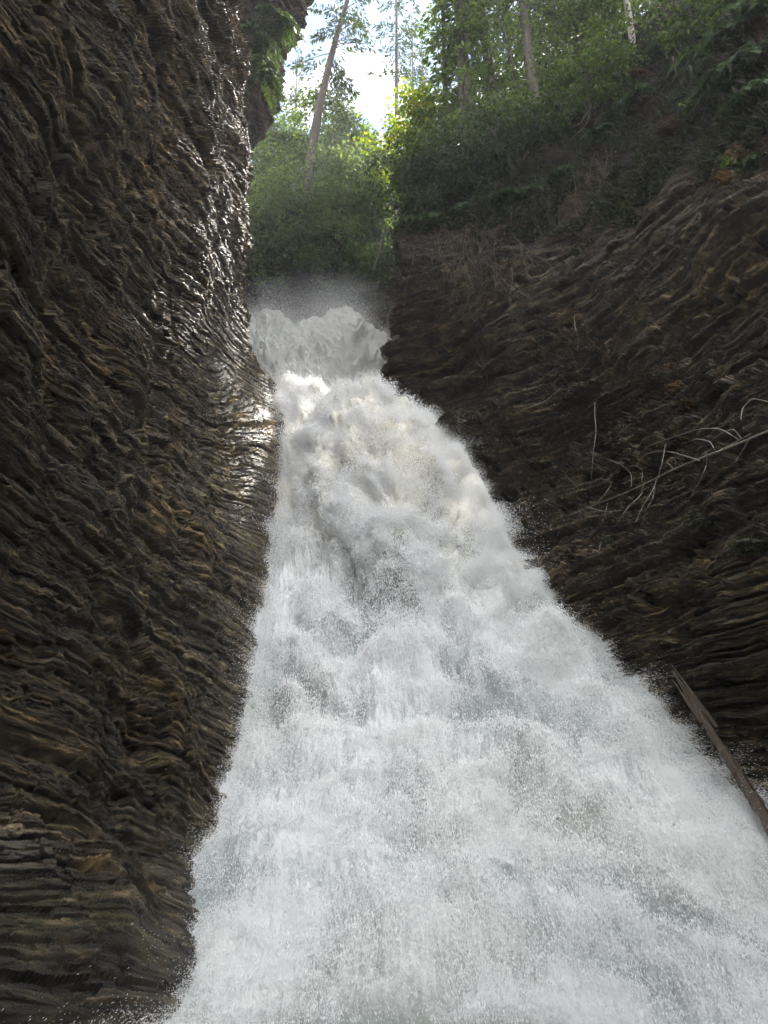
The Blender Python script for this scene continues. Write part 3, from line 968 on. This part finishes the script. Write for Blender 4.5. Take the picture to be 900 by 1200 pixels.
# --- forest on the right brow
ft = [('conifer', 526, 212, dict(h=21, rad=2.3, t0=.05, nb=120, per=110, tr=.17, mat=M_CEDAR_HAZED), 'pale feathery cedar at the left end of the right bank forest'),
      ('conifer', 545, 200, dict(h=22, rad=2.5, t0=.08, nb=120, per=110, tr=.18, mat=M_CEDAR_HAZED), 'dense grey green cedar second from the sky gap'),
      ('conifer', 556, 190, dict(h=23, rad=2.4, t0=.3, nb=90, per=90, tr=.26, lean=(-.03, 0), mat=M_CEDAR_HAZED), 'cedar with dark curved trunk above the right cliff corner'),
      ('conifer', 585, 165, dict(h=24, rad=2.3, t0=.35, nb=85, per=80, tr=.30, lean=(-.06, 0)), 'tall conifer with long bare trunk leaning left'),
      ('broad', 612, 165, dict(h=8, rad=3.0, n=7000, stems=3, tr=.12), 'bright green broadleaf tree in the middle of the right bank forest'),
      ('conifer', 632, 150, dict(h=22, rad=2.2, t0=.35, nb=80, per=80, tr=.28, lean=(-.03, 0)), 'conifer with pale streaked trunk behind the green broadleaf tree'),
      ('broad', 655, 130, dict(h=8, rad=3.2, n=7000, stems=3, tr=.12), 'sunlit yellow green broadleaf tree at the top right of the forest'),
      ('broad', 690, 105, dict(h=7, rad=2.8, n=6000, stems=3, tr=.11), 'leafy green tree left of the pale trunk'),
      ('broad', 722, 80, dict(h=6, rad=2.6, n=5000, stems=2, tr=.10), 'slender green tree touching the pale trunk'),
      ('broad', 575, 205, dict(h=4.5, rad=2.3, n=4200, stems=4, mat=M_CEDAR_HAZED), 'dusky shrub below the leaning conifer trunk'),
      ('broad', 535, 232, dict(h=3.6, rad=2.2, n=4200, stems=4, mat=M_CEDAR_HAZED), 'grey shrub hanging over the right cliff corner'),
      ('broad', 640, 175, dict(h=3.4, rad=2.1, n=3600, stems=4), 'dark green shrub at the foot of the forest'),
      ('broad', 500, 252, dict(h=3.4, rad=1.9, n=4200, stems=4, mat=M_NEEDLE), 'dark shrub crowning the right cliff corner'),
      ('broad', 510, 250, dict(h=3.4, rad=2.2, n=4800, stems=4, mat=M_NEEDLE), 'dim bushy shrub on the brow between the corner and the cedars'),
      ('broad', 560, 232, dict(h=3.2, rad=2.2, n=4800, stems=4, mat=M_NEEDLE), 'dark shrub drooping on the brow above the root tangle'),
      ('broad', 605, 205, dict(h=3.4, rad=2.2, n=4800, stems=4, mat=M_NEEDLE), 'shaded shrub below the bright green broadleaf tree'),
      ('broad', 735, 110, dict(h=2.6, rad=1.7, n=3000, stems=4), 'leafy shrub on the slope right under the pale trunk'),
      ('broad', 830, 40, dict(h=2.2, rad=1.5, n=2600, stems=4), 'green shrub among the ferns of the upper right corner'),
      ('broad', 690, 140, dict(h=2.8, rad=1.8, n=3000, stems=4), 'small green shrub above the hanging bare twigs')]
for kd, x, y, kw, lab in ft:
    place(kd, x, y, rd(x, y) + (2.2 if kd == 'broad' and kw['h'] > 5 else .3), lab, 'tree' if kw['h'] > 5 else 'shrub', 'forest on the right bank', ('conifer_tree' if kd == 'conifer' else 'broadleaf_tree') if kw['h'] > 5 else 'shrub', rz=0, **kw)
place('conifer', 740, 45, rd(740, 45), 'tree with pale whitish trunk at the top right edge of the forest', 'tree', None, 'birch_tree', h=17, rad=2.4, t0=.45, nb=60, per=60, tr=.17, sink=1.2, bark=M_BARKPALE, mat=M_BROAD, rz=0)
# a row standing behind, up the slope
for x, back, h, lab in ((545, 6, 24, 'tall conifer filling the forest behind the pale feathery cedar'), (575, 7, 25, 'tall conifer behind the cedar with the dark curved trunk'),
                        (605, 7, 23, 'dark conifer behind the leaning trunk'), (650, 7, 22, 'dark conifer behind the sunlit broadleaf tree'),
                        (700, 7, 20, 'dark conifer up the slope behind the slender green tree'), (775, 6, 16, 'dark conifer up the slope right of the pale trunk')):
    yy = float(np.interp(x, RTX, RTY))
    p = unp(x, yy, rd(x, yy)) + np.array([.35 * back, .8 * back, .55 * back])
    r = empty('conifer_tree', p)
    tag(r, lab, 'tree', 'forest on the right bank')
    conifer_meshes(h, 3.0, t0=.1, nb=110, per=100, tr=.2, root=r)

# --- ferns and small plants of the upper right slope
fl = [(838, 62, 1.1, 'long drooping fern clump in the upper right corner'), (872, 35, 1.2, 'fern clump under the top edge at the far right'), (893, 70, 1.0, 'fern clump cut off by the right edge'),
      (812, 25, 1.0, 'fern clump right of the fallen bare branch'), (862, 92, 1.0, 'pale arching fern hanging over dark soil'), (880, 118, .7, 'small fern below the pale arching one'),
      (722, 132, .7, 'small dark green fern on rusty soil'), (660, 205, .8, 'fern in the shade at the forest foot'), (590, 235, .9, 'fern on the brow above hanging roots'),
      (780, 55, .8, 'low fern beneath the fallen bare branch'), (508, 262, .9, 'fern on the right cliff corner under the maple sapling'), (545, 252, .9, 'grey fern on the brow of the right cliff'),
      (890, 190, .5, 'little fern tuft near the right edge above bare rock'),
      (845, 20, 1.0, 'dark fern clump at the top edge right of the long bare stick'), (705, 160, .8, 'fern over the dark slope below the small green shrub'),
      (620, 232, .9, 'fern drooping over the brow right of the hanging roots'), (750, 115, .7, 'fern in the middle of the dark upper slope'),
      (488, 266, .9, 'fern hanging at the very edge of the right cliff corner'), (515, 225, 1.0, 'bright fern below the pale feathery cedar')]
for x, y, s, lab in fl:
    place('fern', x, y, rd(x, y) - .1, lab, 'fern', 'ferns on the right bank', 'fern', size=s * 1.35, nf=18, hang=.7, sink=0)
place('broad', 807, 132, rd(807, 132) - .1, 'single small bright green seedling on the dark slope', 'plant', None, 'seedling', h=.55, rad=.18, n=90, stems=1, L=.10, Wd=.08, tr=.012, clumps=12, sink=0)
place('broad', 862, 192, rd(862, 192) - .1, 'small yellow green leafy plant on the rock brow at right', 'plant', None, 'seedling', h=.4, rad=.25, n=120, stems=3, L=.09, Wd=.08, tr=.01, clumps=12, sink=0)

# --- low undergrowth covering the soil
Pu, Nu = SOILV
pk = np.clip(.32 + 1.7 * fbm(Pu, .6, 3, 808), 0, 1)
sel = rng.random(len(Pu)) < pk
Pu, Nu = Pu[sel], Nu[sel]
K = Buf()
for rep_ in range(4):
    d = Nu * .7 + rng.normal(size=Pu.shape) * .6 + np.array([0, 0, -.35])
    K.leaves(Pu + rng.normal(size=Pu.shape) * .10 + Nu * .06, d, rng.uniform(.14, .42, len(Pu)), rng.uniform(.02, .07, len(Pu)))
tag(K.build('undergrowth', M_UNDER), 'low tangled undergrowth and moss covering the upper right slope', 'undergrowth', None, 'stuff')

# --- plants on the far overhang
for x, y, d, s, lab in ((292, 45, 30.3, 1.6, 'fern hanging on the far overhanging cliff near the top edge'), (300, 85, 30.6, 1.5, 'fern tuft in the middle of the far overhanging cliff'),
                        (318, 25, 31.2, 1.4, 'fern at the lip of the far overhanging cliff')):
    place('fern', x, y, d, lab, 'fern', 'plants on the far overhang', 'fern', size=s, nf=18, hang=.9, sink=0, mat=M_NEEDLE)

# --- moss cushions
def moss(x, y, d, w, h, lab, mat):
    p = unp(x, y, d)
    K = Buf()
    n = int(1500 * w)
    q = rng.normal(size=(n, 3))
    q /= np.linalg.norm(q, axis=1)[:, None]
    lump = 1 + .35 * perlin(q, 1.7, int(x))
    b = q * lump[:, None] * np.array([w, w * .45, h]) * rng.uniform(.6, 1, n)[:, None]
    K.leaves(b, q + rng.normal(size=q.shape) * .5 + np.array([0, 0, -.4]), rng.uniform(.05, .11, n), .03)
    th, ph = np.meshgrid(np.linspace(0, 2 * math.pi, 25), np.linspace(.02, math.pi - .02, 14))
    g = np.stack([np.cos(th) * np.sin(ph), np.sin(th) * np.sin(ph), np.cos(ph)], -1)
    g = g * (1 + .35 * perlin(g, 1.7, int(x)))[..., None] * np.array([w, w * .5, h]) * .85
    K.add(g.reshape(-1, 3), grid_faces(14, 25))
    o = K.build('moss_cushion', mat)
    o.location = p
    tag(o, lab, 'moss', 'moss cushions on the right cliff')


for a in ((785, 432, .42, .22, 'small orange brown moss cushion, topmost of the three on bare shale'), (796, 455, .45, .25, 'orange brown moss cushion in the middle of the bare shale'),
          (810, 472, .30, .18, 'small rusty moss cushion lowest of the three on bare shale'), (795, 150, .8, .4, 'wide rusty moss cushion on the dark upper slope'),
          (868, 180, .5, .4, 'rusty moss cushion hanging at the brow near the right edge'), (855, 208, .45, .3, 'rusty moss cushion just under the brow at right'),
          (755, 85, .6, .3, 'rusty moss patch beneath the pale trunk'), (885, 25, .5, .25, 'orange leaf litter cushion in the top right corner')):
    moss(a[0], a[1], rd(a[0], a[1]) + .05, a[2] * .85, a[3] * .75, a[4], M_DEADLEAF)
for a in ((835, 608, .5, .2, 'dark green moss cushion below the fallen dead branch'), (890, 640, .6, .2, 'green moss cushion low at the right edge'), (715, 632, .3, .15, 'small olive moss cushion under the tip of the dead branch')):
    moss(a[0], a[1], rd(a[0], a[1]) + .06, a[2] * .9, a[3] * .8, a[4], M_UNDER)

# --- dead branch with curling twigs lying on the right cliff
def curve(pts, off=.25, n=24):
    P = np.array(pts, float)
    t = np.linspace(0, 1, len(P))
    tt = np.linspace(0, 1, n)
    # smooth through the points (Catmull-Rom on the pixel survey)
    xy = np.stack([np.interp(tt, t, P[:, i]) for i in (0, 1)], -1)
    for _ in range(3):
        xy[1:-1] = (xy[:-2] + 2 * xy[1:-1] + xy[2:]) / 4
    d = np.array([rd(a, b) for a, b in xy])
    for _ in range(4):
        d[1:-1] = np.minimum(d[1:-1], (d[:-2] + 2 * d[1:-1] + d[2:]) / 4)
    return unp(xy[:, 0], xy[:, 1], d - off)


r = empty('dead_branch', unp(790, 548, rd(790, 548)))
tag(r, 'bleached fallen branch with curling twigs lying across the right cliff', 'branch')
b = Buf()
b.tube(curve([(1010, 455), (950, 480), (905, 503), (860, 522), (800, 545), (740, 575), (673, 601)], .35, 40), .030, .008, 7, .14)
ob = b.build('limb', M_TWIG, r, True)
ob.matrix_parent_inverse = r.matrix_basis.inverted()
TW = [[(880, 512), (872, 525), (862, 540)], [(865, 515), (845, 502), (820, 502), (790, 512), (760, 522)], [(868, 513), (860, 503), (850, 505), (835, 515)],
      [(838, 528), (832, 517), (816, 514), (800, 520)], [(828, 528), (828, 545), (820, 565), (812, 575)], [(780, 520), (775, 548), (765, 575), (752, 595), (745, 612)],
      [(740, 570), (740, 555), (725, 542), (705, 536)], [(752, 565), (753, 550), (742, 545), (735, 548)], [(754, 568), (752, 580), (738, 592), (728, 605), (722, 615)],
      [(767, 570), (765, 585), (755, 600)], [(820, 540), (790, 530), (770, 528), (755, 533), (745, 545)], [(700, 590), (712, 575), (718, 565), (705, 560), (690, 567)],
      [(690, 595), (712, 600), (730, 598)], [(840, 530), (862, 518), (880, 508)], [(790, 550), (780, 540), (790, 535), (792, 545)], [(712, 590), (709, 602), (706, 612)]]
for tw in TW:
    b = Buf()
    b.tube(curve(tw, .42 + rng.uniform(-.04, .15), 22), .013, .005, 5, .15)
    ob = b.build('twig', M_TWIG, r, True)
    ob.matrix_parent_inverse = r.matrix_basis.inverted()

# single pale roots and twigs on the rock
SR = [([(868, 492), (870, 478), (882, 466), (915, 475)], 'pale curved twig hooking in from the right edge above the dead branch'),
      ([(697, 472), (697, 490), (699, 505), (695, 530), (693, 560)], 'thin pale root hanging straight down left of the dead branch'),
      ([(673, 370), (674, 385), (678, 398), (676, 412)], 'short thin root hanging in the middle of the bare shale'),
      ([(707, 625), (703, 640), (702, 650)], 'very short pale twig under the tip of the dead branch'),
      ([(614, 480), (640, 470), (660, 452)], 'fine dry twig lying over shale beside the hanging roots')]
for pts, lab in SR:
    b = Buf()
    b.tube(curve(pts, .22, 20), .014, .008, 5)
    tag(b.build('hanging_twig', M_TWIG, None, True), lab, 'twig', 'loose twigs on the right cliff')

# bare branches of the upper slope
UB = [([[(770, 35), (790, 55), (803, 72), (815, 84)], [(785, 52), (790, 75), (793, 90)], [(796, 62), (806, 72), (813, 90)], [(772, 36), (782, 30), (790, 20)]], .045, 'dark forked bare branch hanging down the upper right slope'),
      ([[(757, 25), (780, 12), (800, 0), (830, -18)]], .03, 'long straight bare stick slanting up at the top edge'),
      ([[(723, 70), (730, 55), (735, 38)], [(723, 70), (728, 78), (734, 88)]], .03, 'pale forked stick below the pale trunk'),
      ([[(690, 100), (694, 118), (690, 140), (682, 152), (672, 160)], [(690, 128), (680, 145), (668, 150)]], .03, 'curved grey root arching at the forest foot'),
      ([[(714, 72), (712, 90), (715, 108)]], .02, 'short grey stick standing below the slender green tree'),
      ([[(598, 217), (600, 235), (599, 262)]], .025, 'upright dead stem on the right cliff brow'),
      ([[(487, 238), (494, 222), (503, 208)], [(490, 230), (489, 218), (488, 208)]], .07, 'brown bare sticks leaning under the yellow bush')]
for lines, rad, lab in UB:
    b = Buf()
    for ln in lines:
        b.tube(curve(ln, .45, 20), rad, rad * .35, 5, .06)
    tag(b.build('bare_branch', M_ROOT, None, True), lab, 'branch', 'bare branches on the upper slope')

# deadfall on the hillside behind
for (x1, y1), (x2, y2), lab in (((362, 232), (398, 218), 'thin fallen stem slanting up right of the leaning trunk'), ((362, 237), (393, 274), 'fallen pale stem slanting down from the leaning trunk'),
                                ((380, 240), (414, 240), 'short level fallen stem in the middle of the hillside'), ((388, 242), (424, 262), 'fallen stem below the level one'),
                                ((447, 283), (436, 322), 'thin grey stem leaning against the right cliff corner')):
    b = Buf()
    t = np.linspace(0, 1, 10)
    b.tube(unp(x1 + (x2 - x1) * t, y1 + (y2 - y1) * t, np.array([hill_d(x1, max(y1, 228)) + (hill_d(x2, max(y2, 228)) - hill_d(x1, max(y1, 228))) * k - 4.0 for k in t])) + np.sin(t * 4)[:, None] * .05, .07, .03, 5, .05)
    tag(b.build('deadfall_branch', M_ROOT, None, True), lab, 'branch', 'fallen stems on the hillside')

# hanging root curtains at the right corner
for (cx, cy, n, w, ln, lab) in ((565, 290, 60, 45, 110, 'tangle of dry hanging roots under the right cliff brow'), (520, 285, 34, 30, 70, 'thin curtain of dry roots at the right cliff corner'),
                                (630, 225, 30, 45, 60, 'dry grass and roots drooping below the forest'), (690, 195, 24, 40, 60, 'sparse dry roots drooping on the dark upper slope')):
    b = Buf()
    for i in range(int(n * 1.1)):
        x0 = cx + rng.normal() * w * .6
        y0 = cy + rng.normal() * 22
        le = ln * rng.uniform(.2, 1.15)
        a = rng.normal() * .9
        pts = [(x0, y0)]
        for k in range(5):
            a = a * .7 + rng.normal() * .7
            pts.append((pts[-1][0] + math.sin(a) * le / 5, pts[-1][1] + math.cos(a) * le / 5))
        b.tube(curve(pts, .15 + rng.random() * .5, 12), rng.uniform(.004, .009), .003, 4)
    tag(b.build('hanging_roots', M_ROOT, None, True), lab, 'roots', 'hanging roots on the right cliff')

# --- splintered log at the water's edge
def log():
    r = empty('fallen_log', unp(850, 880, rd(850, 880)))
    tag(r, 'long splintered brown log lying along the right edge of the water', 'log')
    px = [(788, 786), (815, 828), (845, 876), (875, 922), (903, 968), (940, 1035)]
    dd = np.array([min(float(zsurf(a + k, b + k)) for k in (-6, 0, 6)) for a, b in px])
    dd = np.minimum(dd, np.linspace(dd[0], dd[-1], 6) + .15) - .06
    p = [unp(a, b, c) for (a, b), c in zip(px, dd)]
    p = np.array(p)
    t = np.linspace(0, 1, 40)
    pp = np.stack([np.interp(t, np.linspace(0, 1, 6), p[:, i]) for i in range(3)], -1)
    b = Buf()
    rr = np.interp(t, [0, .15, .4, 1], [.015, .05, .075, .10])
    b.tube(pp, rr, None, 12, .10)
    o = b.build('trunk', M_LOG, r, False)
    o.matrix_parent_inverse = r.matrix_basis.inverted()
    for k in range(3):
        b = Buf()
        s = rng.uniform(.2, .45)
        a = pp[int(s * 39)] + rng.normal(size=3) * .06
        e = pp[0] + (pp[0] - pp[8]) * (-.25 + .2 * k) + np.array([-.10 + .06 * k, 0, .03 * k])
        b.tube(np.linspace(e, a, 8), [.006, .012, .02, .026, .03, .03, .03, .03], None, 5, .12)
        o = b.build('splinter', M_LOG, r)
        o.matrix_parent_inverse = r.matrix_basis.inverted()


log()

# ------------------------------------------------------------------ haze
def haze_box(dens):
    me = bpy.data.meshes.new('haze')
    x0, x1, y0, y1, z0, z1 = -302, 302, -202, 402, -5, 120
    V = [(x, y, z) for x in (x0, x1) for y in (y0, y1) for z in (z0, z1)]
    me.from_pydata(V, [], [(0, 1, 3, 2), (4, 6, 7, 5), (0, 4, 5, 1), (2, 3, 7, 6), (0, 2, 6, 4), (1, 5, 7, 3)])
    m, nt, out = new_mat('haze')
    pv = N(nt, 'ShaderNodeVolumePrincipled', {'Color': (.86, .88, .93, 1), 'Density': dens, 'Anisotropy': .3})
    nt.links.new(pv.outputs[0], out.inputs['Volume'])
    me.materials.append(m)
    o = bpy.data.objects.new('haze', me)
    COL.objects.link(o)
    tag(o, 'fine spray haze filling the gorge', 'haze', None, 'stuff')


def mist(name, c, r, dens, lab):
    bpy.ops.mesh.primitive_uv_sphere_add(segments=24, ring_count=14, location=c)
    o = bpy.context.object
    o.name = o.data.name = name
    o.scale = r
    m, nt, out = new_mat(name)
    tc = N(nt, 'ShaderNodeTexCoord')
    ln = N(nt, 'ShaderNodeVectorMath', {0: tc.outputs['Object']}, operation='LENGTH').outputs['Value']
    fall = N(nt, 'ShaderNodeMapRange', {'Value': ln, 'From Min': .25, 'From Max': .95, 'To Min': 1.0, 'To Max': 0.0}, interpolation_type='SMOOTHSTEP').outputs[0]
    nz = N(nt, 'ShaderNodeTexNoise', {'Vector': tc.outputs['Object'], 'Scale': 2.2, 'Detail': 3.0})
    nv = N(nt, 'ShaderNodeMapRange', {'Value': nz.outputs[0], 'From Min': .35, 'From Max': .65, 'To Min': .15, 'To Max': 1.0}).outputs[0]
    d = math_n(nt, 'MULTIPLY', math_n(nt, 'MULTIPLY', fall, nv), dens)
    pv = N(nt, 'ShaderNodeVolumePrincipled', {'Color': (.9, .91, .94, 1), 'Density': d})
    nt.links.new(pv.outputs[0], out.inputs['Volume'])
    o.data.materials.append(m)
    tag(o, lab, 'mist', None, 'stuff')


mist('mist', unp(368, 362, 37.0), (5.2, 2.4, 2.1), .22, 'white mist rising off the upper waterfall')
mist('mist', unp(375, 250, 42), (9.0, 5.0, 8.0), .016, 'thin drifting mist in front of the hillside')

HAZE = 0.0006
if HAZE:
    haze_box(HAZE)

# ------------------------------------------------------------------ light
CLOUD = 2.37
SUN_AZ, SUN_EL = math.radians(24), math.radians(57)
w = bpy.data.worlds.new('World')
scene.world = w
w.use_nodes = True
nt = w.node_tree
nt.nodes.clear()
out = nt.nodes.new('ShaderNodeOutputWorld')
sky = N(nt, 'ShaderNodeTexSky', sky_type='NISHITA', sun_disc=False, sun_elevation=SUN_EL, sun_rotation=SUN_AZ)
tc = N(nt, 'ShaderNodeTexCoord')
cmp_ = N(nt, 'ShaderNodeMapping', {'Vector': tc.outputs['Generated'], 'Location': (CLOUD, 0, 0)})
cn = N(nt, 'ShaderNodeTexNoise', {'Vector': cmp_.outputs[0], 'Scale': 3.2, 'Detail': 7.0, 'Roughness': .6})
cm = ramp(nt, cn.outputs[0], [(.46, (0, 0, 0)), (.60, (1, 1, 1))])
clear = mixc(nt, 1.0, sky.outputs[0], (.22, .30, .38), 'MULTIPLY')
col = mixc(nt, cm, clear, (15.5, 15.1, 14.4))
bg = N(nt, 'ShaderNodeBackground', {'Color': col, 'Strength': .14})
nt.links.new(bg.outputs[0], out.inputs[0])

sl = bpy.data.lights.new('sun', 'SUN')
sl.energy = 5.0
sl.angle = math.radians(.5)
sl.color = (1, .95, .86)
so = bpy.data.objects.new('sun', sl)
COL.objects.link(so)
# the lamp shines along its -Z
from mathutils import Vector
to_sun = Vector((math.sin(SUN_AZ) * math.cos(SUN_EL), math.cos(SUN_AZ) * math.cos(SUN_EL), math.sin(SUN_EL)))
so.rotation_euler = to_sun.to_track_quat('Z', 'Y').to_euler()
so.location = to_sun * 150

vs = scene.view_settings
vs.view_transform = 'Standard'
vs.look = 'None'
vs.exposure = 2.1
vs.gamma = 1
vs.use_curve_mapping = False
scene.render.engine = 'CYCLES'
scene.cycles.use_denoising = True
scene.cycles.max_bounces = 6
scene.cycles.diffuse_bounces = 3
scene.cycles.glossy_bounces = 2
scene.cycles.transmission_bounces = 3
scene.cycles.volume_bounces = 2
scene.cycles.transparent_max_bounces = 4
scene.cycles.caustics_reflective = False
scene.cycles.caustics_refractive = False
